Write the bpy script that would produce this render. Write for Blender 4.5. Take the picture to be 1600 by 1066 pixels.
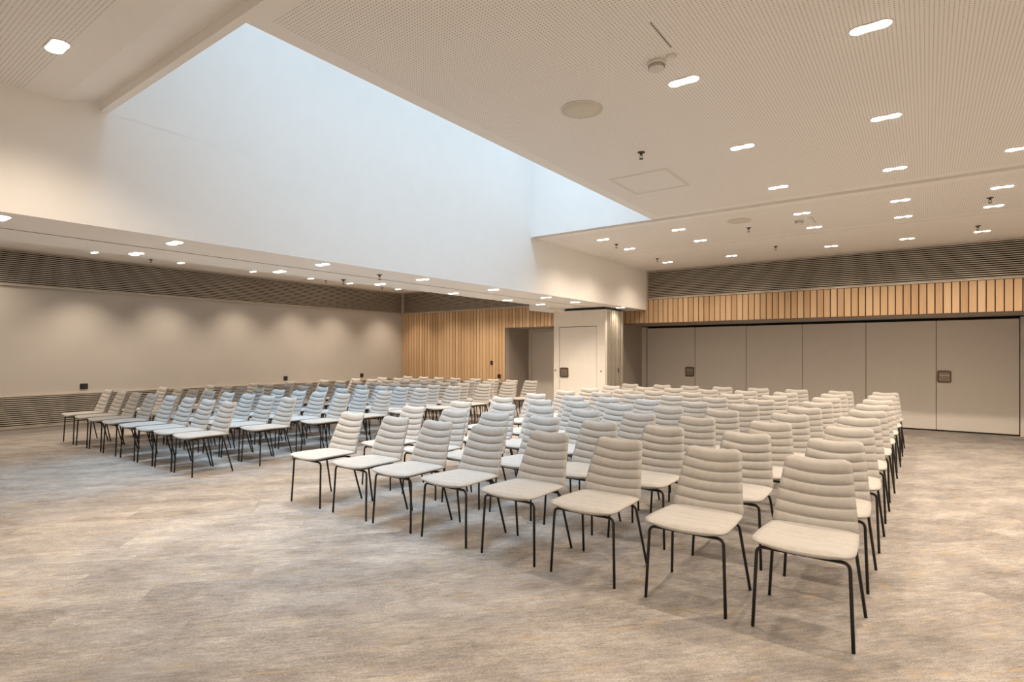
import bpy, bmesh, math, random
from mathutils import Vector, Matrix
PI = math.pi
random.seed(7)
for o in list(bpy.data.objects): bpy.data.objects.remove(o)
SC = bpy.context.scene
COL = SC.collection

# ------------------------------------------------------------------ camera, world, daylight, exposure
TH = 0.633806
cam = bpy.data.cameras.new('camera'); CAM = bpy.data.objects.new('camera', cam); COL.objects.link(CAM)
CAM.location = (0, 0, 1.4); CAM.rotation_euler = (PI/2, 0, TH)
cam.sensor_fit = 'HORIZONTAL'; cam.sensor_width = 36; cam.lens = 881.92/1600*36
cam.shift_y = (551.57-533)/1600; cam.clip_start = .05; cam.clip_end = 100
SC.camera = CAM

# main dimensions (metres): camera stands at the origin, +Y runs to the far wall
XL, XR, YN, YW = -12.2, 3.4, -3.0, 11.27      # left wall, right wall, near wall, far wall
ZC, ZS = 3.12, 2.30                            # ceiling, underside of the dropped beam
BX0, BX1 = -5.95, -4.748                       # dropped beam
SX0, SX1, SY0, SY1 = BX1, -2.857, 1.548, 6.935 # skylight opening
ZT = 6.4                                       # rooflights at the top of the shafts
LX0, LX1 = -8.55, -6.95                        # second skylight, over the left bay behind the beam
ZL = 2.025                                     # lintel
YP = 12.65                                     # sliding partition

W = bpy.data.worlds.new('world'); SC.world = W; W.use_nodes = True
W.node_tree.nodes['Background'].inputs[0].default_value = (.62, .72, .85, 1)
W.node_tree.nodes['Background'].inputs[1].default_value = .3

def rooflight(x0, x1, energy, col, spread):
    l = bpy.data.lights.new('skylight_daylight', 'AREA'); l.shape = 'RECTANGLE'
    l.size, l.size_y = x1-x0-.02, SY1-SY0-.02
    l.energy = energy; l.color = col; l.spread = math.radians(spread)
    o = bpy.data.objects.new('skylight_daylight', l); COL.objects.link(o)
    o.location = ((x0+x1)/2, (SY0+SY1)/2, ZT-.02); o.rotation_euler = (math.radians(9), 0, 0)
rooflight(SX0, SX1, 41, (.54, .77, 1.0), 70)      # area lamps as daylight, spread narrowed to favour chairs over shaft walls
rooflight(LX0, LX1, 50, (.54, .77, 1.0), 66)

LAMP_COL = (1.0, .83, .655)
LAMP_W = 31.0
LENS_E = 8.0
SC.view_settings.view_transform = 'Standard'; SC.view_settings.look = 'None'
SC.view_settings.gamma = 1; SC.view_settings.use_curve_mapping = False
SC.view_settings.exposure = 1.30

# ------------------------------------------------------------------ materials
def nt(name):
    m = bpy.data.materials.new(name); m.use_nodes = True
    t = m.node_tree; b = t.nodes['Principled BSDF']
    return m, t, b
def N(t, ty, **k):
    n = t.nodes.new(ty)
    for a, v in k.items():
        if a == 'ins':
            for i, x in v.items(): n.inputs[i].default_value = x
        else: setattr(n, a, v)
    return n
def math_(t, op, a, b=None):
    n = N(t, 'ShaderNodeMath', operation=op)
    for i, x in enumerate((a, b)):
        if x is None: continue
        if isinstance(x, (int, float)): n.inputs[i].default_value = x
        else: t.links.new(x, n.inputs[i])
    return n.outputs[0]
def ramp(t, fac, stops):
    r = N(t, 'ShaderNodeValToRGB'); e = r.color_ramp.elements
    while len(e) < len(stops): e.new(.5)
    for el, (p, c) in zip(e, stops): el.position = p; el.color = (*c, 1)
    t.links.new(fac, r.inputs[0]); return r.outputs[0]
def mixc(t, fac, a, b, mode='MIX'):
    n = N(t, 'ShaderNodeMix', data_type='RGBA', blend_type=mode)
    for i, x in ((0, fac), (6, a), (7, b)):
        if isinstance(x, (int, float)): n.inputs[i].default_value = x
        elif isinstance(x, tuple): n.inputs[i].default_value = (*x, 1)
        else: t.links.new(x, n.inputs[i])
    return n.outputs[2]
def noise(t, vec, scale, detail=3, rough=.55):
    n = N(t, 'ShaderNodeTexNoise'); n.inputs['Scale'].default_value = scale
    n.inputs['Detail'].default_value = detail; n.inputs['Roughness'].default_value = rough
    if vec is not None: t.links.new(vec, n.inputs['Vector'])
    return n.outputs[0]
def bump(t, b, h, strength, dist=.002):
    n = N(t, 'ShaderNodeBump'); n.inputs['Strength'].default_value = strength; n.inputs['Distance'].default_value = dist
    t.links.new(h, n.inputs['Height']); t.links.new(n.outputs[0], b.inputs['Normal'])
def plain(name, c, rough=.6, metal=0, var=.04, scale=6):
    m, t, b = nt(name)
    co = N(t, 'ShaderNodeTexCoord').outputs['Object']
    f = noise(t, co, scale)
    lo = tuple(x*(1-var) for x in c); hi = tuple(min(1, x*(1+var)) for x in c)
    t.links.new(ramp(t, f, [(.3, lo), (.7, hi)]), b.inputs['Base Color'])
    b.inputs['Roughness'].default_value = rough; b.inputs['Metallic'].default_value = metal
    return m
def emis(name, c, e):
    m, t, b = nt(name)
    b.inputs['Base Color'].default_value = (*c, 1); b.inputs['Emission Color'].default_value = (*c, 1)
    b.inputs['Emission Strength'].default_value = e
    return m

PAINT = (.90, .875, .84)
M = {}
M['paint'] = plain('white_paint', PAINT, .75, var=.01)
M['shaft'] = plain('shaft_white_paint', (.86, .86, .85), .8, var=.008)
M['groove'] = plain('groove_paint', (.74, .70, .65), .8, var=.02)
M['taupe'] = plain('taupe_wall_paint', (.50, .465, .42), .8, var=.02, scale=2)
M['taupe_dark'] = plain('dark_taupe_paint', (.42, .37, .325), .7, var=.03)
M['panel'] = plain('partition_laminate', (.84, .79, .72), .55, var=.015)
M['panel_edge'] = plain('partition_edge_metal', (.52, .47, .39), .35, .5, var=.05)
M['black'] = plain('black_gap', (.012, .011, .01), .7, var=.1)
M['blackplate'] = plain('black_plastic_plate', (.02, .018, .016), .35, var=.1)
M['bronze'] = plain('bronze_metal', (.16, .115, .085), .38, .6, var=.1)
M['bronze_lt'] = plain('bronze_worn', (.34, .27, .21), .35, .7, var=.1)
M['slat'] = plain('louvre_taupe_metal', (.60, .525, .445), .36, .25, var=.05)
M['legs'] = plain('black_powdercoat', (.018, .016, .014), .42, .3, var=.1)
M['steel'] = plain('brushed_steel', (.55, .53, .5), .3, .9, var=.05)
M['darksteel'] = plain('sprinkler_metal', (.09, .075, .06), .35, .7, var=.1)
M['speaker'] = plain('speaker_grille_cloth', (.72, .68, .58), .8, var=.02)
M['trimwhite'] = plain('white_plastic', (.74, .70, .65), .5, var=.02)
M['lens'] = emis('lamp_lens', (1, .93, .82), LENS_E)
M['diffuser'] = emis('lamp_diffuser', (1, .86, .68), LENS_E*.07)

def perf():
    m, t, b = nt('perforated_plasterboard')
    co = N(t, 'ShaderNodeTexCoord').outputs['Object']
    s = N(t, 'ShaderNodeSeparateXYZ'); t.links.new(co, s.inputs[0])
    fx = math_(t, 'SUBTRACT', math_(t, 'FRACT', math_(t, 'DIVIDE', s.outputs[0], .02)), .5)
    fy = math_(t, 'SUBTRACT', math_(t, 'FRACT', math_(t, 'DIVIDE', s.outputs[1], .02)), .5)
    d = math_(t, 'SQRT', math_(t, 'ADD', math_(t, 'MULTIPLY', fx, fx), math_(t, 'MULTIPLY', fy, fy)))
    hole = math_(t, 'LESS_THAN', d, .16)
    t.links.new(mixc(t, hole, PAINT, (.22, .19, .16)), b.inputs['Base Color'])
    b.inputs['Roughness'].default_value = .75
    return m
M['perf'] = perf()

def carpet():
    m, t, b = nt('woven_plank_carpet')
    co = N(t, 'ShaderNodeTexCoord').outputs['Object']
    rot = N(t, 'ShaderNodeMapping'); rot.inputs['Rotation'].default_value = (0, 0, -math.radians(47))
    t.links.new(co, rot.inputs[0])
    s = N(t, 'ShaderNodeSeparateXYZ'); t.links.new(rot.outputs[0], s.inputs[0])
    u, v = s.outputs[0], s.outputs[1]
    row = math_(t, 'FLOOR', math_(t, 'DIVIDE', v, .25))
    wn0 = N(t, 'ShaderNodeTexWhiteNoise', noise_dimensions='1D'); t.links.new(row, wn0.inputs['W'])
    uu = math_(t, 'ADD', math_(t, 'DIVIDE', u, 1.0), wn0.outputs[0])
    colu = math_(t, 'FLOOR', uu)
    pid = math_(t, 'ADD', math_(t, 'MULTIPLY', row, 17.31), math_(t, 'MULTIPLY', colu, 3.77))
    wn = N(t, 'ShaderNodeTexWhiteNoise', noise_dimensions='1D'); t.links.new(pid, wn.inputs['W'])
    def vec(su, sv, k):
        c = N(t, 'ShaderNodeCombineXYZ')
        t.links.new(math_(t, 'MULTIPLY', u, su), c.inputs[0]); t.links.new(math_(t, 'MULTIPLY', v, sv), c.inputs[1])
        t.links.new(math_(t, 'MULTIPLY', wn.outputs[0], k), c.inputs[2]); return c.outputs[0]
    big = noise(t, vec(2.0, 4.0, 1.3), 1.0, 4, .65)
    mid = noise(t, vec(11, 55, 20), 1.0, 4, .7)
    fine = noise(t, vec(90, 300, 30), 1.0, 2, .7)
    f = math_(t, 'ADD', math_(t, 'ADD', math_(t, 'MULTIPLY', big, .60), math_(t, 'MULTIPLY', mid, .50)), math_(t, 'MULTIPLY', fine, .66))
    f = math_(t, 'ADD', f, math_(t, 'MULTIPLY', math_(t, 'SUBTRACT', wn.outputs[0], .5), .045))
    f = math_(t, 'SUBTRACT', f, .38)
    c = ramp(t, f, [(.26, (.14, .124, .113)), (.41, (.225, .203, .187)), (.54, (.315, .287, .262)), (.68, (.455, .42, .38))])
    yn = noise(t, vec(4.5, 22, 11), 1.0, 2, .5)
    yf = ramp(t, yn, [(.60, (0, 0, 0)), (.72, (.45, .45, .45))])
    c = mixc(t, yf, c, (.42, .31, .16))
    bn = noise(t, vec(1.1, 3.0, 9), 1.0, 2, .5)
    bf = ramp(t, bn, [(.50, (0, 0, 0)), (.75, (.30, .30, .30))])
    c = mixc(t, bf, c, (.26, .265, .285))
    t.links.new(c, b.inputs['Base Color']); b.inputs['Roughness'].default_value = .95
    b.inputs['Specular IOR Level'].default_value = .15
    bump(t, b, fine, .5, .004)
    return m
M['carpet'] = carpet()

def fabric():
    m, t, b = nt('melange_wool_fabric')
    co = N(t, 'ShaderNodeTexCoord').outputs['Object']
    a = noise(t, co, 420, 2, .6); d = noise(t, co, 30, 2, .5)
    f = math_(t, 'ADD', math_(t, 'MULTIPLY', a, .75), math_(t, 'MULTIPLY', d, .25))
    t.links.new(ramp(t, f, [(.3, (.33, .309, .283)), (.7, (.47, .447, .42))]), b.inputs['Base Color'])
    b.inputs['Roughness'].default_value = .9; b.inputs['Sheen Weight'].default_value = .15
    b.inputs['Specular IOR Level'].default_value = .2
    bump(t, b, a, .25, .001)
    return m
M['fabric'] = fabric()

PLANK = .1045
def oak():
    m, t, b = nt('oak_planks')
    co = N(t, 'ShaderNodeTexCoord').outputs['Object']
    s = N(t, 'ShaderNodeSeparateXYZ'); t.links.new(co, s.inputs[0])
    pid = math_(t, 'FLOOR', math_(t, 'DIVIDE', s.outputs[0], PLANK))
    wn = N(t, 'ShaderNodeTexWhiteNoise', noise_dimensions='1D'); t.links.new(pid, wn.inputs['W'])
    c = N(t, 'ShaderNodeCombineXYZ')
    t.links.new(math_(t, 'MULTIPLY', s.outputs[0], 60), c.inputs[0])
    t.links.new(math_(t, 'MULTIPLY', s.outputs[2], 2.2), c.inputs[2])
    t.links.new(math_(t, 'MULTIPLY', wn.outputs[0], 50), c.inputs[1])
    g = noise(t, c.outputs[0], 1.0, 4, .65)
    f = math_(t, 'ADD', math_(t, 'MULTIPLY', g, .6), math_(t, 'MULTIPLY', wn.outputs[0], .45))
    t.links.new(ramp(t, f, [(.22, (.42, .26, .135)), (.5, (.53, .35, .195)), (.85, (.62, .43, .26))]), b.inputs['Base Color'])
    b.inputs['Roughness'].default_value = .5
    return m
M['oak'] = oak()

# ------------------------------------------------------------------ mesh helpers
class MB:
    def __init__(s): s.v = []; s.f = []; s.m = []; s.sm = []
    def add(s, vs, fs, mi=0, smooth=False):
        o = len(s.v); s.v += [tuple(p) for p in vs]
        for f in fs: s.f.append([i+o for i in f]); s.m.append(mi); s.sm.append(smooth)
    def box(s, x0, x1, y0, y1, z0, z1, mi=0):
        s.add([(x0,y0,z0),(x1,y0,z0),(x1,y1,z0),(x0,y1,z0),(x0,y0,z1),(x1,y0,z1),(x1,y1,z1),(x0,y1,z1)],
              [(0,3,2,1),(4,5,6,7),(0,1,5,4),(1,2,6,5),(2,3,7,6),(3,0,4,7)], mi); return s
    def quad(s, a, b, c, d, mi=0): s.add([a,b,c,d], [(0,1,2,3)], mi); return s
    def prism(s, pts, z0, z1, mi=0, smooth=False, xf=None):     # outline in xy extruded along z
        n = len(pts); vs = [(x,y,z0) for x,y in pts]+[(x,y,z1) for x,y in pts]
        if xf: vs = [xf(p) for p in vs]
        s.add(vs, [tuple(range(n-1,-1,-1)), tuple(range(n, 2*n))], mi)
        s.add(vs, [(i,(i+1)%n,n+(i+1)%n,n+i) for i in range(n)], mi, smooth); return s
    def lathe(s, prof, seg=24, cx=0, cy=0, mi=0):               # prof: (r, z) list
        vs = []; fs = []
        for r,z in prof:
            for k in range(seg):
                a = 2*PI*k/seg; vs.append((cx+r*math.cos(a), cy+r*math.sin(a), z))
        for i in range(len(prof)-1):
            for k in range(seg):
                k2 = (k+1)%seg; fs.append((i*seg+k, i*seg+k2, (i+1)*seg+k2, (i+1)*seg+k))
        s.add(vs, fs, mi, True)
        s.add(vs[:seg], [tuple(range(seg))], mi); s.add(vs[-seg:], [tuple(range(seg))], mi); return s
    def tube(s, pts, r, seg=10, mi=0):
        pts = [Vector(p) for p in pts]; n = len(pts); vs = []; fs = []; up = None
        for i,p in enumerate(pts):
            d = (pts[min(i+1,n-1)]-pts[max(i-1,0)]).normalized()
            if up is None: up = d.orthogonal().normalized()
            up = (up-d*up.dot(d)).normalized(); w = d.cross(up)
            for k in range(seg):
                a = 2*PI*k/seg; vs.append(p+r*(math.cos(a)*up+math.sin(a)*w))
        for i in range(n-1):
            for k in range(seg):
                k2 = (k+1)%seg; fs.append((i*seg+k, i*seg+k2, (i+1)*seg+k2, (i+1)*seg+k))
        s.add(vs, fs, mi, True); s.add(vs[:seg], [tuple(range(seg-1,-1,-1))], mi); s.add(vs[-seg:], [tuple(range(seg))], mi); return s
    def build(s, name, mats, parent=None, fix=True):
        me = bpy.data.meshes.new(name); me.from_pydata(s.v, [], s.f)
        for k in (mats if isinstance(mats, (list, tuple)) else [mats]): me.materials.append(M[k])
        for p, mi, sm in zip(me.polygons, s.m, s.sm): p.material_index = mi; p.use_smooth = sm
        if fix:
            bm = bmesh.new(); bm.from_mesh(me); bmesh.ops.remove_doubles(bm, verts=bm.verts, dist=1e-6)
            bmesh.ops.recalc_face_normals(bm, faces=bm.faces); bm.to_mesh(me); bm.free()
        me.update()
        o = bpy.data.objects.new(name, me); COL.objects.link(o)
        if parent: o.parent = parent
        return o
def tag(o, label=None, cat=None, group=None, kind=None):
    for k, v in (('label', label), ('category', cat), ('group', group), ('kind', kind)):
        if v: o[k] = v
    return o
def struct(o): o['kind'] = 'structure'; return o
def empty(name, loc, label, cat, group=None, rz=0):
    o = bpy.data.objects.new(name, None); COL.objects.link(o); o.empty_display_size = .1
    o.location = loc; o.rotation_euler = (0, 0, rz); return tag(o, label, cat, group)
def copy_tree(o, parent=None):
    c = o.copy(); COL.objects.link(c)
    if parent: c.parent = parent
    for ch in list(o.children): copy_tree(ch, c)
    return c
def bevel(o, w, seg=2):
    b = o.modifiers.new('bevel', 'BEVEL'); b.width = w; b.segments = seg; b.limit_method = 'ANGLE'; return o
def rrect(x0, x1, y0, y1, r, n=5):
    out = []
    for cx, cy, a0 in ((x1-r,y1-r,0),(x0+r,y1-r,PI/2),(x0+r,y0+r,PI),(x1-r,y0+r,1.5*PI)):
        for k in range(n+1): a = a0+PI/2*k/n; out.append((cx+r*math.cos(a), cy+r*math.sin(a)))
    return out
ORD = ['', 'first', 'second', 'third', 'fourth', 'fifth', 'sixth', 'seventh', 'eighth', 'ninth']

# ------------------------------------------------------------------ the setting
fl = MB(); fl.box(XL-.3, XR+.3, YN-.3, YP+.4, -.08, 0)
struct(fl.build('floor', 'carpet'))

# ceiling: flat fields (plain or perforated) with shadow grooves and the skylight opening left free
ce = MB()
def cq(x0, x1, y0, y1, mi, z=ZC): ce.quad((x0,y0,z),(x0,y1,z),(x1,y1,z),(x1,y0,z), mi)
def groove(x0, x1, y0, y1, d):
    cq(x0, x1, y0, y1, 2, ZC+d)
    ce.quad((x0,y0,ZC),(x1,y0,ZC),(x1,y0,ZC+d),(x0,y0,ZC+d), 0); ce.quad((x0,y1,ZC),(x1,y1,ZC),(x1,y1,ZC+d),(x0,y1,ZC+d), 0)
PM = -2.74
for q in ((XL, BX0, YN, SY0), (XL, BX0, SY1, YW), (XL, LX0, SY0, SY1), (LX1, BX0, SY0, SY1)): cq(*q, 0)   # plain ceiling of the left bay
cq(BX1, XR, YN, 1.08, 1); cq(BX1, XR, 1.08, 1.27, 0)    # near field and its margin, then a ramped recess
ce.quad((BX1,1.27,ZC),(XR,1.27,ZC),(XR,1.47,ZC+.065),(BX1,1.47,ZC+.065), 0)
ce.quad((BX1,1.47,ZC+.065),(XR,1.47,ZC+.065),(XR,1.50,ZC+.065),(BX1,1.50,ZC+.065), 0)
ce.quad((BX1,1.50,ZC),(XR,1.50,ZC),(XR,1.50,ZC+.065),(BX1,1.50,ZC+.065), 0)
cq(BX1, XR, 1.50, SY0, 0); cq(SX1, XR, SY0, 1.62, 0)
cq(SX1, PM, 1.62, 6.82, 0); cq(PM, XR, 1.62, 6.82, 1)
cq(SX1, XR, 6.82, 6.94, 0)
ce.quad((BX1,SY1,ZC),(BX1,6.94,ZC),(SX1,6.94,ZC),(SX1,SY1,ZC), 0)
groove(BX1, XR, 6.94, 7.06, .03)
cq(BX1, -4.5, 7.06, 9.08, 0); cq(-4.5, XR, 7.06, 7.2, 0); cq(-4.5, XR, 7.2, 8.95, 1); cq(-4.5, XR, 8.95, 9.08, 0)
groove(BX1, XR, 9.08, 9.11, .015)
cq(BX1, XR, 9.11, YW, 0)
struct(ce.build('ceiling', ['paint', 'perf', 'groove'], fix=False))

be = MB()                                               # dropped beam with the track slot in its underside
TX = -5.375
be.quad((BX1,YN,ZS),(BX1,YW,ZS),(BX1,YW,ZC+.001),(BX1,YN,ZC+.001))
be.quad((BX0,YN,ZS),(BX0,YW,ZS),(BX0,YW,ZC+.001),(BX0,YN,ZC+.001))
be.quad((BX0,YN,ZS),(BX0,YW,ZS),(TX-.011,YW,ZS),(TX-.011,YN,ZS)); be.quad((TX+.011,YN,ZS),(TX+.011,YW,ZS),(BX1,YW,ZS),(BX1,YN,ZS))
be.quad((TX-.011,YN,ZS+.03),(TX-.011,YW,ZS+.03),(TX+.011,YW,ZS+.03),(TX+.011,YN,ZS+.03), 1)
for x in (TX-.011, TX+.011): be.quad((x,YN,ZS),(x,YW,ZS),(x,YW,ZS+.03),(x,YN,ZS+.03), 1)
be.quad((BX1-.0006,YN,ZC),(BX1-.0006,YW,ZC),(BX1-.0006,YW,ZC+.06),(BX1-.0006,YN,ZC+.06))
be.box(-6.42, BX0, 9.32, 10.95, ZS-.05, ZC-.02)         # wider track pocket beside the parked panels
struct(be.build('trim_1', ['paint', 'black']))

def shaft(name, x0, x1):
    m = MB()
    for x in (x0, x1): m.quad((x,SY0,ZC),(x,SY1,ZC),(x,SY1,ZT),(x,SY0,ZT))
    for y in (SY0, SY1): m.quad((x0,y,ZC),(x1,y,ZC),(x1,y,ZT),(x0,y,ZT))
    struct(m.build(name, 'paint'))
shaft('window_1', SX0, SX1); shaft('window_2', LX0, LX1)

WT = ZC+.1
def wallbox(name, b, mat='taupe'):
    m = MB(); m.box(*b); return struct(m.build(name, mat))
wallbox('wall_left', (XL-.2, XL, YN-.2, YP+.2, 0, WT))
wallbox('wall_right', (XR, XR+.2, YN-.2, YP+.2, 0, WT), 'paint')
wallbox('wall_near', (XL, XR, YN-.2, YN, 0, WT), 'paint')
RX0, RX1 = -8.485, -6.75            # left recess
OX0, OX1 = -5.46, 1.62              # opening of the sliding partition
wf = MB()                           # far wall: solid pieces, the two lintels and the recess linings
wf.box(XL, RX0, YW, YW+.15, 0, ZL, 0); wf.box(XL, XR, YW, YW+.15, ZL+.012, WT, 0)
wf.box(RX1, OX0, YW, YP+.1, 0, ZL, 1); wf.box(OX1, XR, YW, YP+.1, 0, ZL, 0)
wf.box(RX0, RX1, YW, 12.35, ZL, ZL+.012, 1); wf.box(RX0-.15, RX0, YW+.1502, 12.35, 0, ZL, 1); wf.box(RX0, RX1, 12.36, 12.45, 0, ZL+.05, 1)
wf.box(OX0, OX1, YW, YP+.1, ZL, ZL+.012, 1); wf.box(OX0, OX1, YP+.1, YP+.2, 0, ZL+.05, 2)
struct(wf.build('wall_far', ['taupe', 'taupe_dark', 'black']))

bb = MB(); bb.box(XL, XL+.022, YN, YW, 0, .142)
struct(bb.build('baseboard_left', 'taupe'))
bf = MB(); bf.box(XL+.022, RX0, YW-.022, YW, 0, .142)
struct(bf.build('baseboard_far', 'taupe'))

# oak cladding: planks with open joints, all one continuous surface per stretch
def clad(name, x0, x1, z0, z1):
    b = MB(); k = math.floor(x0/PLANK)
    while k*PLANK < x1:
        a, c = max(x0, k*PLANK+.0075), min(x1, (k+1)*PLANK-.0075)
        if c-a > .01: b.box(a, c, YW-.03, YW-.008, z0, z1)
        k += 1
    b.box(x0, x1, YW-.009, YW-.001, z0, z1, 1)
    return b.build(name, ['oak', 'black'])
struct(clad('trim_2', XL+.002, RX0, .70, 2.505))
struct(clad('trim_3', RX0, BX0-.003, ZL+.003, 2.505))
struct(clad('trim_4', -6.3, XR, ZL+.003, ZS-.003))
struct(clad('trim_5', BX1+.003, XR, ZS-.003, 2.515))
t6 = MB(); t6.box(OX0, OX1, YW-.03, YW+.16, ZL-.008, ZL+.003)
struct(t6.build('trim_6', 'bronze'))

# ------------------------------------------------------------------ louvre grilles
def grille(axis, a0, a1, z0, z1, label):
    """axis 'x': on the far wall, runs along x; axis 'y': on the left wall, runs along y"""
    root = empty('louvre_grille', (0, 0, 0), label, 'grille', 'louvre grilles')
    root.location = ((a0+a1)/2, YW-.03, z0) if axis == 'x' else (XL+.03, (a0+a1)/2, z0)
    def P(a, d, z):                  # a along, d out from the wall, z up
        return (a-(a0+a1)/2, .03-d, z-z0) if axis == 'x' else (-.03+d, a-(a0+a1)/2, z-z0)
    def bar(mb, p0, p1, q0, q1, r0, r1, mi=0):
        c = [P(p0,q0,r0), P(p1,q1,r1)]
        mb.box(*[f(c[0][i], c[1][i]) for i in range(3) for f in (min, max)], mi)
    fr = MB()
    bar(fr, a0, a1, .002, .045, z0, z0+.018); bar(fr, a0, a1, .002, .045, z1-.022, z1)
    bar(fr, a0, a0+.025, .002, .045, z0+.018, z1-.022); bar(fr, a1-.025, a1, .002, .045, z0+.018, z1-.022)
    fr.build('frame', 'slat', root)
    bk = MB(); bar(bk, a0+.02, a1-.02, .001, .006, z0+.018, z1-.022); bk.build('backing', 'black', root)
    sl = MB(); n = int(round((z1-z0-.04)/.0335)); st = (z1-z0-.04)/n
    for k in range(n):               # sloping blade: nose at the front, low; tail at the back, high
        z = z0+.018+st*(k+.5)
        prof = [(.042, z-.010), (.042, z+.002), (.012, z+.009), (.008, z+.006), (.036, z-.010)]
        vs = [P(a0+.025, d, zz) for d, zz in prof]+[P(a1-.025, d, zz) for d, zz in prof]; m = len(prof)
        sl.add(vs, [tuple(range(m)), tuple(range(m, 2*m))]+[(i,(i+1)%m,m+(i+1)%m,m+i) for i in range(m)])
    sl.build('slats', 'slat', root)
    return root
grille('y', YN, YW-.045, 2.515, ZC-.004, 'long dark louvred grille along the top of the left wall, under the ceiling')
grille('y', YN, YW-.045, .146, .69, 'low louvred grille along the foot of the left wall behind the chairs')
grille('x', XL+.045, BX0-.004, 2.512, ZC-.004, 'dark louvred grille above the full-height oak cladding left of the beam')
grille('x', BX1+.004, XR, 2.52, ZC-.004, 'dark louvred grille above the short oak band over the sliding partition')
grille('x', XL+.05, RX0-.005, .146, .69, 'low louvred grille under the oak cladding, beside the recessed doorway')

# ------------------------------------------------------------------ sliding partition panels
def flush_handle(parent, x, y, z, w=.20, h=.22):
    b = MB()
    b.prism(rrect(x-w/2, x+w/2, z-h/2, z+h/2, .03), 0, .012, xf=lambda p: (p[0], y-p[2], p[1]))
    hd = b.build('handle', 'bronze', parent)
    c = MB(); c.prism(rrect(x-w/2+.025, x+w/2-.02, z-h/2+.03, z+h/2-.03, .012), .012, .016, xf=lambda p: (p[0], y-p[2], p[1]))
    c.build('handle_cup', 'bronze_lt', hd)
    d = MB(); d.box(x-w/2+.035, x+w/2-.03, y-.026, y-.014, z+.02, z+.034); d.build('pull', 'steel', hd)
    return hd
def partition(x0, x1, label, y=YP, z1=1.975, group='sliding partition panels', handle=None):
    root = empty('partition_panel', ((x0+x1)/2, y, 0), label, 'partition panel', group)
    w = (x1-x0)/2
    b = MB(); b.box(-w+.004, w-.004, 0, .09, .025, z1); bevel(b.build('panel', 'panel', root), .004)
    e = MB(); e.box(-w+.02, w-.02, .012, .08, .004, .025); e.build('bottom_seal', 'black', root)
    t = MB(); t.box(-w+.02, w-.02, .012, .08, z1, z1+.022); t.build('top_seal', 'black', root)
    for s in (-1, 1):
        g = MB(); g.box(s*w-.0045 if s < 0 else s*w-.0035, s*w+.0035 if s < 0 else s*w+.0045, .006, .085, .025, z1)
        g.build('edge_strip', 'bronze', root)
    if handle is not None: flush_handle(root, handle-(x0+x1)/2, 0, .975)
    return root
PX = [-5.333, -4.195, -3.102, -2.021, -.935, .137, 1.25]
PL = ['beige sliding partition panel at the left end, with a bronze flush handle',
      'plain beige sliding partition panel, second from the left end, right of the left handle',
      'plain beige sliding partition panel, third from the left end',
      'plain beige sliding partition panel, fourth from the left end',
      'plain beige sliding partition panel, just left of the right-hand handled one',
      'wide beige sliding partition panel at the right end, with a bronze flush handle']
for i in range(6):
    partition(PX[i], PX[i+1], PL[i], handle={0: -4.315, 5: .25}.get(i))
jb = MB(); jb.box(OX0, PX[0]-.012, YP-.01, YP+.1, 0, ZL-.02); struct(jb.build('trim_7', 'panel'))
jb = MB(); jb.box(PX[6]+.012, OX1, YP-.01, YP+.1, 0, ZL-.02); struct(jb.build('trim_8', 'panel'))

# recessed doorway in the left bay
dw = empty('door_1', ((-8.38+RX1)/2, 12.3, 0), None, None); dw['kind'] = 'structure'
w = (RX1+8.38)/2
b = MB(); b.box(-w, w, .0, .05, .01, 1.965); bevel(b.build('door_leaf', 'panel', dw), .004)
b = MB(); b.box(-w-.10, -w-.008, -.02, .058, 0, ZL-.004); b.box(-w-.008, w, -.005, .058, 1.975, ZL-.004); b.build('door_frame', 'panel', dw)

# parked stack of folding panels under the beam
FY = 9.9; ZK = 2.25
pd = empty('partition_panel', (-5.62, FY, 0), 'pale front panel of the parked stack, with an inset pass door and handle', 'partition panel')
b = MB(); w = .585
b.box(-w, -.455, 0, .095, .02, ZK); b.box(.405, w, 0, .095, .02, ZK); b.box(-.455, .405, 0, .095, 1.93, ZK); b.box(-.455, .405, .05, .095, .02, 1.93, 1)
b.build('panel', ['panel', 'black'], pd)
b = MB(); b.box(-.446, .396, .004, .05, .02, 1.920); bevel(b.build('pass_door', 'panel', pd), .003)
hd = flush_handle(pd, -.335, .004, 1.0, .20, .20)
for x in (-.545, .50):
    b = MB(); b.prism([(x+.018*math.cos(a*PI/6), 1.04+.018*math.sin(a*PI/6)) for a in range(12)], -.008, .004, xf=lambda p: (p[0], p[2], p[1]))
    b.build('lock_stud', 'bronze_lt', pd)
b = MB(); b.box(-w+.01, w-.01, .015, .085, ZK, ZK+.035); b.build('top_seal', 'black', pd)
ys = FY+.105
for i in range(8):
    r = empty('partition_panel', (-5.62+.004*(i % 2), ys, 0), 'thin edge of a parked partition leaf, ' + ORD[i+1] + ' behind the panel with the pass door',
              'partition panel', 'parked folding leaves')
    dpt = .075 if i != 6 else .12
    b = MB(); b.box(-.58, .572, .004, dpt, .02, ZK); b.build('panel', 'panel', r)
    e = MB(); e.box(.573, .584, .010, dpt-.012, .02, ZK); bevel(e.build('edge_profile', 'panel_edge', r), .004)
    e = MB(); e.box(-.56, .55, .015, dpt-.01, ZK, ZK+.03); e.build('top_seal', 'black', r)
    if i == 5:
        e = MB(); e.box(.584, .594, .02, .055, 1.0, 1.09); e.build('catch', 'bronze', r)
    ys += dpt+.012

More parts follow.
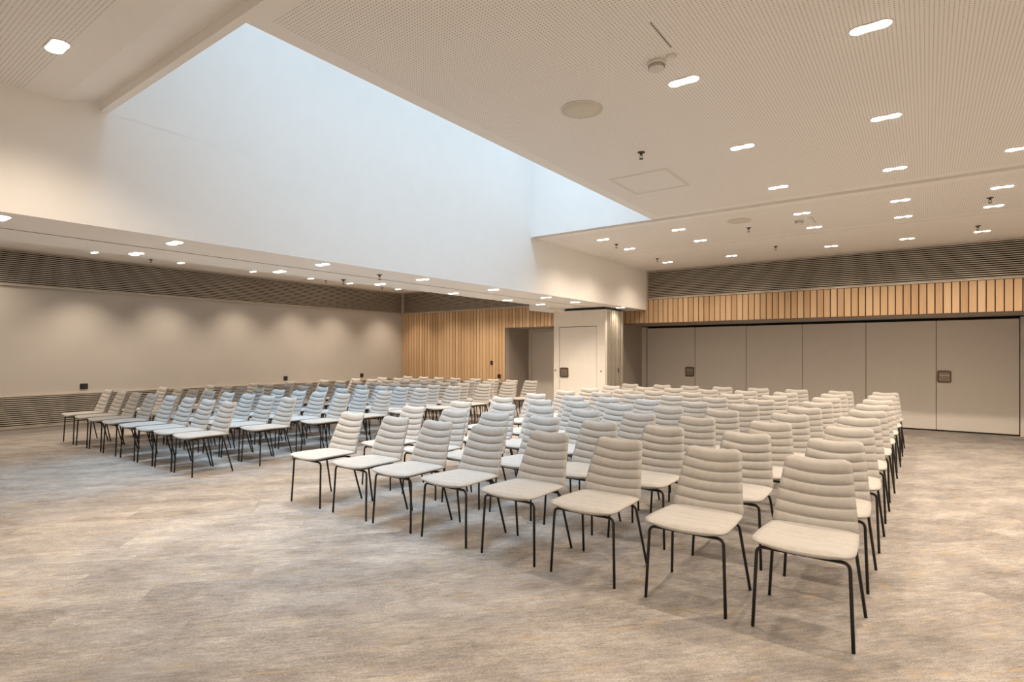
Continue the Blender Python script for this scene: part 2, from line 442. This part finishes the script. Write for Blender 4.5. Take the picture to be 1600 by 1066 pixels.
# ------------------------------------------------------------------ chairs
def sheet(fn, nu, seams):
    """closed cushion from fn(u, v, side) -> point; u across -1..1, v along 0..1, side 0 top / 1 bottom"""
    vl = [a+(c-a)*t for a, c in zip(seams, seams[1:]) for t in (0, .05, .13, .26, .5, .74, .87, .95)]+[1.0]
    nv = len(vl)-1
    b = MB(); vs = []; fs = []
    for side in (0, 1):
        for j in range(nv+1):
            for i in range(nu+1): vs.append(fn(-1+2*i/nu, vl[j], side))
    o = (nu+1)*(nv+1); I = lambda i, j, s: s*o+j*(nu+1)+i
    for j in range(nv):
        for i in range(nu):
            fs.append((I(i,j,0), I(i+1,j,0), I(i+1,j+1,0), I(i,j+1,0))); fs.append((I(i,j,1), I(i,j+1,1), I(i+1,j+1,1), I(i+1,j,1)))
    for j in range(nv): fs.append((I(0,j,0), I(0,j+1,0), I(0,j+1,1), I(0,j,1))); fs.append((I(nu,j,0), I(nu,j,1), I(nu,j+1,1), I(nu,j+1,0)))
    for i in range(nu): fs.append((I(i,0,0), I(i,0,1), I(i+1,0,1), I(i+1,0,0))); fs.append((I(i,nv,0), I(i+1,nv,0), I(i+1,nv,1), I(i,nv,1)))
    b.add(vs, fs, 0, True); return b
def puff(v, seams):                  # quilted profile: 0 on a seam, 1 between two seams
    for a, c in zip(seams, seams[1:]):
        if a <= v <= c:
            t = (v-a)/(c-a); return max(0, 1-abs(2*t-1)**3.6)
    return 0
def edge(u, k=5): return max(0, 1-abs(u)**k)
BS = [0, .155, .315, .475, .635, .79, 1.0]
def back_fn(u, v, side):
    hw = .212-.049*v
    r = .045                          # rounded top corners
    vv = v
    z = .438+.366*v; y = .196+.128*v+.02*v*v
    x = u*hw
    top = max(0, (v-.86)/.14); x *= 1-.10*top**3*abs(u)**3
    n = Vector((0, -.94, .34))
    dip = .020*(u*u-.5)*min(1, .35+v)
    fwd = .020*u*u                    # wraps round the sitter
    pf = puff(v, BS)
    e = edge(u, 6)
    th = (.009+.014*pf)*(.25+.75*e)*(1 if v < .97 else .6) if side == 0 else -(.018)*(.3+.7*edge(u, 6))*(1 if v < .97 else .5)
    p = Vector((x, y, z+dip))+n*(fwd+th)
    if top: p.z -= .020*top**2*abs(u)**6
    return p
SSM = [0, .17, .34, .5, .66, .82, 1.0]
def seat_fn(u, v, side):             # v: 0 rear, 1 front
    y = .210-.460*v
    hw = .208+.022*math.sin(min(1, v*1.25)*PI/2)
    if v > .88: hw -= .020*((v-.88)/.12)**2
    if v < .12: hw -= .022*((.12-v)/.12)**2
    x = u*hw
    y -= .018*(1-u*u)*v*v
    z = .440+.014*u*u*(.5+.5*v)-.010*v**6+.004*v
    pf = puff(v, SSM); e = edge(u, 5); ev = min(1, (1-v)/.05)
    if side == 0: z += (.0135+.0028*pf)*(.15+.85*e)*(.25+.75*ev)
    else: z -= .022*(.35+.65*e)*(.45+.55*ev)
    return (x, y, z)
def bend(p0, p1, p2, r, n=5):
    p0, p1, p2 = Vector(p0), Vector(p1), Vector(p2)
    a = p1+(p0-p1).normalized()*r; c = p1+(p2-p1).normalized()*r
    return [p0]+[(1-t)**2*a+2*t*(1-t)*p1+t*t*c for t in [k/n for k in range(n+1)]]+[p2]
GROUP = {'r': 'chairs of the right-hand block', 'l': 'chairs of the left-hand block'}
def make_chair():
    root = empty('conference_chair', (0, 0, 0), 'chair', 'chair')
    st = sheet(seat_fn, 14, SSM).build('seat', 'fabric', root)
    bk = sheet(back_fn, 16, BS).build('backrest', 'fabric', root)
    zf, R = .408, .0085
    for s in (-1, 1):
        f = MB(); f.tube(bend((s*.222, -.225, 0), (s*.206, -.205, zf), (s*.10, -.205, zf), .035), R); f.build('leg', 'legs', root)
        f = MB(); f.tube(bend((s*.237, .228, 0), (s*.196, .135, zf), (s*.10, .135, zf), .035), R); f.build('leg', 'legs', root)
    fr = MB()
    fr.tube([(-.105, -.205, zf), (.105, -.205, zf)], R); fr.tube([(-.105, .135, zf), (.105, .135, zf)], R)
    for s in (-1, 1): fr.tube([(s*.10, -.205, zf), (s*.10, .135, zf)], R)
    fr.box(-.12, .12, -.18, .11, zf+.006, zf+.016)
    fr.build('seat_frame', 'legs', root)
    return root
proto = make_chair(); first = [True]
def place(x, y, rz, label, group):
    c = proto if first[0] else copy_tree(proto); first[0] = False
    c.location = (x, y, 0); c.rotation_euler = (0, 0, rz)
    tag(c, label, 'chair', group); return c
RXS = [-.497, -1.076, -1.717, -2.29, -2.88, -3.446, -3.977, -4.61]     # from the right end
LXS = [-6.86, -7.385, -7.905, -8.45, -9.06, -9.60, -10.14, -10.72]      # from the aisle
PITCH = .818
def rowname(i): return 'front row' if i == 0 else 'back row' if i == 8 else ORD[i+1]+' row'
for i in range(9):
    for j, x in enumerate(RXS):
        end = 'at its right end' if j == 0 else 'at its left end' if j == 7 else (ORD[j+1]+' from right' if j < 4 else ORD[8-j]+' from left')
        jx, jy, jr = (random.uniform(-.006, .006), random.uniform(-.02, .02), random.uniform(-.02, .02)) if i else (0, 0, 0)
        place(x+jx, 3.06+PITCH*i+.225+jy, jr, 'pale quilted chair on black legs, right-hand block, %s, %s' % (rowname(i), end), GROUP['r'])
    for j, x in enumerate(LXS):
        end = 'at its aisle end' if j == 0 else 'nearest the left wall' if j == 7 else (ORD[j+1]+' from aisle' if j < 4 else ORD[8-j]+' from wall')
        jx, jy, jr = (random.uniform(-.006, .006), random.uniform(-.02, .02), random.uniform(-.02, .02)) if i else (0, 0, 0)
        place(x+jx, 2.975+PITCH*i+.225+jy, jr, 'pale quilted chair on black legs, left-hand block, %s, %s' % (rowname(i), end), GROUP['l'])

# ------------------------------------------------------------------ ceiling lights
def pill(L, Wd, n=10, waist=0):
    r = Wd/2; out = []
    for k in range(n+1): a = -PI/2+PI*k/n; out.append((L/2-r+r*math.cos(a), r*math.sin(a)))
    out.append((0, r-waist))
    for k in range(n+1): a = PI/2+PI*k/n; out.append((-L/2+r+r*math.cos(a), r*math.sin(a)))
    out.append((0, -r+waist)); return out
def make_lamp():
    root = empty('downlight', (0, 0, ZC), 'lamp', 'ceiling light')
    o, i = pill(.205, .098), pill(.19, .083); n = len(o)
    t = MB(); vs = [(x,y,0) for x,y in o]+[(x,y,-.004) for x,y in o]+[(x,y,-.004) for x,y in i]+[(x,y,0) for x,y in i]
    t.add(vs, [(a*n+k, a*n+(k+1)%n, (a+1)%4*n+(k+1)%n, (a+1)%4*n+k) for a in range(4) for k in range(n)], 0)
    t.build('trim_ring', 'trimwhite', root)
    d = MB(); d.prism(i, -.0025, -.0005); d.build('diffuser', 'diffuser', root)
    for s in (-1, 1):
        l = MB(); l.lathe([(.038, -.002), (.038, -.006), (.026, -.010), (.004, -.011)], 18, s*.052, 0); l.build('lens', 'lens', root)
    sp = bpy.data.lights.new('downlight_beam', 'SPOT'); sp.energy = LAMP_W; sp.color = LAMP_COL
    sp.spot_size = math.radians(140); sp.spot_blend = 1.0; sp.shadow_soft_size = .03
    so = bpy.data.objects.new('beam', sp); COL.objects.link(so); so.parent = root; so.location = (0, 0, -.03)
    return root
lp = make_lamp(); lfirst = [True]
def lamp(x, y, z, label, group):
    c = lp if lfirst[0] else copy_tree(lp); lfirst[0] = False
    c.location = (x, y, z); tag(c, label, 'ceiling light', group); return c
LY = [3.52, 4.93, 6.35, 7.715, 8.66, 10.36]
LX = {-3.955: 'left', -2.79: 'left of centre', -1.24: 'left', -.24: 'middle', .63: 'right'}
g = 'twin-lens lights of the main ceiling'
rown = {3.52: 'nearest row', 4.93: 'second row back', 6.35: 'third row back, before the wide groove', 7.715: 'first row beyond the wide groove',
        8.66: 'second row beyond the wide groove', 10.36: 'last row before the far wall'}
for y in LY:
    far = y > 7
    xs = [-3.955, -2.79, -1.24, -.24, .63] if far else [-1.24, -.24, .63]
    for k, x in enumerate(xs):
        pos = ['leftmost', 'second from left', 'middle one', 'second from right', 'rightmost'][k] if far else ['left one', 'middle one' , 'right one'][k]
        lamp(x, y, ZC, 'glowing twin-lens ceiling light, main ceiling, %s, %s' % (rown[y], pos), g)
for x in (1.62,):                                    # grid carried on right of the frame: unseen lamps added for their light
    for y in LY: lamp(x, y, ZC, 'added unseen twin-lens ceiling light, further right on the main ceiling grid', g)
for y in (1.04, -.4, -1.9):  # all but the skylight-corner lamp are unseen, added to light the near room
    for x in ((-3.93,) if y > 0 else ())+(-1.24, -.24, .63, 1.62):
        lb = 'glowing twin-lens light in the near ceiling corner left of the skylight' if (y == 1.04 and x == -3.93) else 'added unseen twin-lens ceiling light on the near part of the ceiling'
        lamp(x, y, ZC, lb, g if lb.endswith('ceiling') else None)
g2 = 'twin-lens lights under the beam'
for k, (x, y) in enumerate([(-4.96,1.01),(-4.945,2.08),(-4.945,3.48),(-4.965,4.91),(-4.965,6.315),(-4.97,7.69),(-5.0,8.69),(-4.89,10.28)]):
    pos = 'cut by the left frame edge' if k == 0 else 'beside the parked panels' if k == 7 else ORD[k+1]+' from the near end'
    c = lamp(x, y, ZS, 'glowing twin-lens light under the beam, skylight side of slot, %s' % pos, g2)
    if k == 7:                                       # the last one, over the parked panels, is turned down
        for ch in c.children:
            if ch.type == 'LIGHT': ch.data = ch.data.copy(); ch.data.energy *= .3
for k, y in enumerate([2.10, 3.50, 4.92, 6.335, 7.70, 8.72]):
    lamp(-5.755, y, ZS, 'glowing twin-lens light under the beam, far side of slot, %s' % (['first','second','third','fourth','fifth','last'][k]+' along'), g2)
lamp(-5.755, .9, ZS, 'added unseen twin-lens light under the beam, outside the left frame edge', g2)  # row carried on out of frame, lamp added for its light
g3 = 'twin-lens lights of the left bay'
LLY = [3.554, 4.94, 6.37, 7.757, 8.857, 10.434]
WASH = bpy.data.lights.new('wall_wash_beam', 'SPOT'); WASH.energy = LAMP_W*2.3; WASH.color = LAMP_COL
WASH.spot_size = math.radians(94); WASH.spot_blend = 1.0; WASH.shadow_soft_size = .045
def wash(c):
    for ch in c.children:
        if ch.type == 'LIGHT': ch.data = WASH
for k, y in enumerate(LLY):
    wash(lamp(-11.475, y, ZC, 'glowing twin-lens light washing the left wall, %s from the near end' % ORD[k+1], g3))
for y in (2.1, .7, -.8): lamp(-11.475, y, ZC, 'added unseen twin-lens light washing the left wall, out of frame', g3)  # unseen near lamps, added to light the left bay
for x, ys_ in ((-10.2, (-.8, .7, 2.1, *LLY[3:])), (-9.3, (LLY[5],)), (-8.6, (LLY[5],)), (-7.9, (LLY[5],)), (-7.2, LLY[3:])):  # unseen lamps added to warm the left bay's chairs, floor and oak
    for y in ys_: (wash if y > 7 else id)(lamp(x, y, ZC, 'added unseen twin-lens light of the left bay, hidden behind the beam', g3))

# ------------------------------------------------------------------ sprinklers, detectors, speakers, hatch
def make_sprinkler():
    r = empty('sprinkler', (0, 0, ZC), 's', 'sprinkler')
    b = MB(); b.lathe([(.032, 0), (.032, -.004), (.020, -.010), (.012, -.010)], 16); b.build('escutcheon', 'darksteel', r)
    b = MB(); b.lathe([(.011, -.008), (.011, -.026), (.007, -.028)], 10); b.build('body', 'darksteel', r)
    b = MB()
    for s in (-1, 1): b.tube([(s*.009, 0, -.026), (s*.014, 0, -.04), (s*.003, 0, -.056)], .0028, 6)
    b.build('yoke', 'darksteel', r)
    b = MB(); b.lathe([(.003, -.054), (.019, -.057), (.019, -.060), (.003, -.061)], 12); b.build('deflector', 'darksteel', r)
    return r
sp0 = make_sprinkler(); sf = [True]
def sprinkler(x, y, z, label, group):
    c = sp0 if sf[0] else copy_tree(sp0); sf[0] = False
    c.location = (x, y, z); tag(c, label, 'sprinkler', group)
gs = 'ceiling sprinklers'
for x, y, z, l in [(-1.972,4.554,ZC,'small dark sprinkler head between the round speaker and the square hatch'),
    (-3.96,8.18,ZC,'small dark sprinkler head just beyond the skylight corner, nearer of two on the left'),
    (-1.972,8.172,ZC,'small dark sprinkler head beside the farther round speaker'),
    (-1.965,9.86,ZC,'small dark sprinkler head above the left part of the far grille, middle of that row'),
    (-3.956,9.85,ZC,'small dark sprinkler head nearest the end of the beam on the main ceiling'),
    (.565,8.176,ZC,'small dark sprinkler head near the right frame edge, nearer of two'),
    (.557,9.89,ZC,'small dark sprinkler head near the right frame edge, nearer the far grille'),
    (-5.07,4.327,ZS,'small dark sprinkler head under the beam, skylight side of the slot'),
    (-5.77,4.357,ZS,'small dark sprinkler head under the beam, far side of the slot'),
    (-11.50,4.433,ZC,'tiny sprinkler head in the left bay, nearest one along the wall'),
    (-11.51,8.19,ZC,'tiny sprinkler head in the left bay, middle one along the wall'),
    (-11.54,9.94,ZC,'tiny sprinkler head in the left bay, closest to the far corner')]: sprinkler(x, y, z, l, gs)

for x, y, l in [(-1.964,3.503,'large round flush ceiling speaker beside the skylight'), (-1.967,7.668,'round flush ceiling speaker beyond the wide ceiling groove')]:
    r = empty('ceiling_speaker', (x, y, ZC), l, 'speaker', 'round ceiling speakers')
    b = MB(); b.lathe([(.148, 0), (.148, -.007), (.139, -.008), (.136, -.003)], 40); b.build('rim', 'trimwhite', r)
    b = MB(); b.lathe([(.136, -.002), (.136, -.0055), (.02, -.0075), (.004, -.0075)], 40); b.build('grille', 'speaker', r)
    b = MB(); b.lathe([(.005, -.007), (.005, -.009), (.001, -.0092)], 10); b.build('badge', 'steel', r)
for x, y, dx, dy, l in [(-1.29,3.20,.10,-.02,'nearer'), (-1.335,8.12,.14,-.10,'farther')]:
    r = empty('smoke_detector', (x, y, ZC), 'white smoke detector with perforated rim on the ceiling, the %s one' % l, 'smoke detector', 'smoke detectors')
    b = MB(); b.lathe([(.055, 0), (.055, -.014), (.050, -.017), (.046, -.017)], 28); b.build('base', 'trimwhite', r)
    b = MB(); b.lathe([(.046, -.016), (.045, -.036), (.036, -.046), (.004, -.048)], 28); hb = b.build('head', 'trimwhite', r)
    v = MB()
    for ring, (rr, zz, n) in enumerate([(.0455, -.022, 18), (.0452, -.028, 18), (.0448, -.034, 18)]):
        for k in range(n):
            a = 2*PI*(k+.5*(ring % 2))/n
            v.lathe([(.0028, zz-.0022), (.0028, zz+.0022)], 5, rr*math.cos(a), rr*math.sin(a))
    v.build('vents', 'black', hb)
    c = empty('cover_disc', (x+dx, y+dy, ZC), 'small white blank cover disc next to the %s smoke detector' % l, 'cover disc', 'ceiling cover discs')
    b = MB(); b.lathe([(.030, 0), (.030, -.006), (.026, -.010), (.003, -.011)], 20); b.build('disc', 'trimwhite', c)
for x, y0, y1, l in [(-1.159, 2.79, 3.09, 'thin dark slot in the ceiling leading to the nearer smoke detector'), (-1.18, 8.08, 8.38, 'short thin dark slot in the ceiling by the farther smoke detector')]:
    b = MB(); b.box(x-.003, x+.003, y0, y1, ZC-.0015, ZC); tag(b.build('ceiling_slot', 'bronze'), l, 'ceiling slot', 'ceiling slots')
r = empty('access_hatch', (-2.25, 5.41, ZC), 'flush square access hatch in the perforated ceiling beside the skylight', 'access hatch')
b = MB()
for a in ((-.30,.30,-.33,-.295), (-.30,.30,.295,.33), (-.30,-.265,-.295,.295), (.265,.30,-.295,.295)): b.box(*a, -.003, 0)
b.build('frame', 'groove', r)
b = MB(); b.box(-.262, .262, -.292, .292, -.002, 0); b.build('lid', 'perf', r)

# ------------------------------------------------------------------ sockets and switches
def plate(axis, a, z, w, label, cat, group=None):
    if axis == 'y': r = empty('wall_socket', (XL, a, z), label, cat, group); f = lambda p: (p[2], p[0], p[1])
    else: r = empty('wall_socket' if cat == 'socket' else 'light_switch', (a, YW-.03, z), label, cat, group); f = lambda p: (p[0], -p[2], p[1])
    b = MB(); b.prism(rrect(-w/2, w/2, -.05, .05, .006, 3), 0, .010, xf=f); b.build('plate', 'blackplate', r)
    b = MB()
    for c in ((-1, 1) if w > .1 else (0,)): b.prism(rrect(c*w/4-.022, c*w/4+.022, -.022, .022, .01, 3), .010, .0125, xf=f)
    b.build('insert', 'blackplate', r)
plate('y', 3.614, .80, .12, 'black double socket on the left wall above the low grille, nearest', 'socket', 'sockets on the left wall')
plate('y', 7.57, .80, .10, 'black socket on the left wall, middle one of three', 'socket', 'sockets on the left wall')
plate('y', 9.80, .80, .10, 'black socket on the left wall, farthest, near the oak cladding', 'socket', 'sockets on the left wall')
plate('x', -8.90, 1.15, .08, 'black switch on the oak cladding left of the recessed doorway', 'switch')
plate('x', -8.66, .815, .10, 'black socket low on the oak cladding at the edge of the doorway', 'socket')
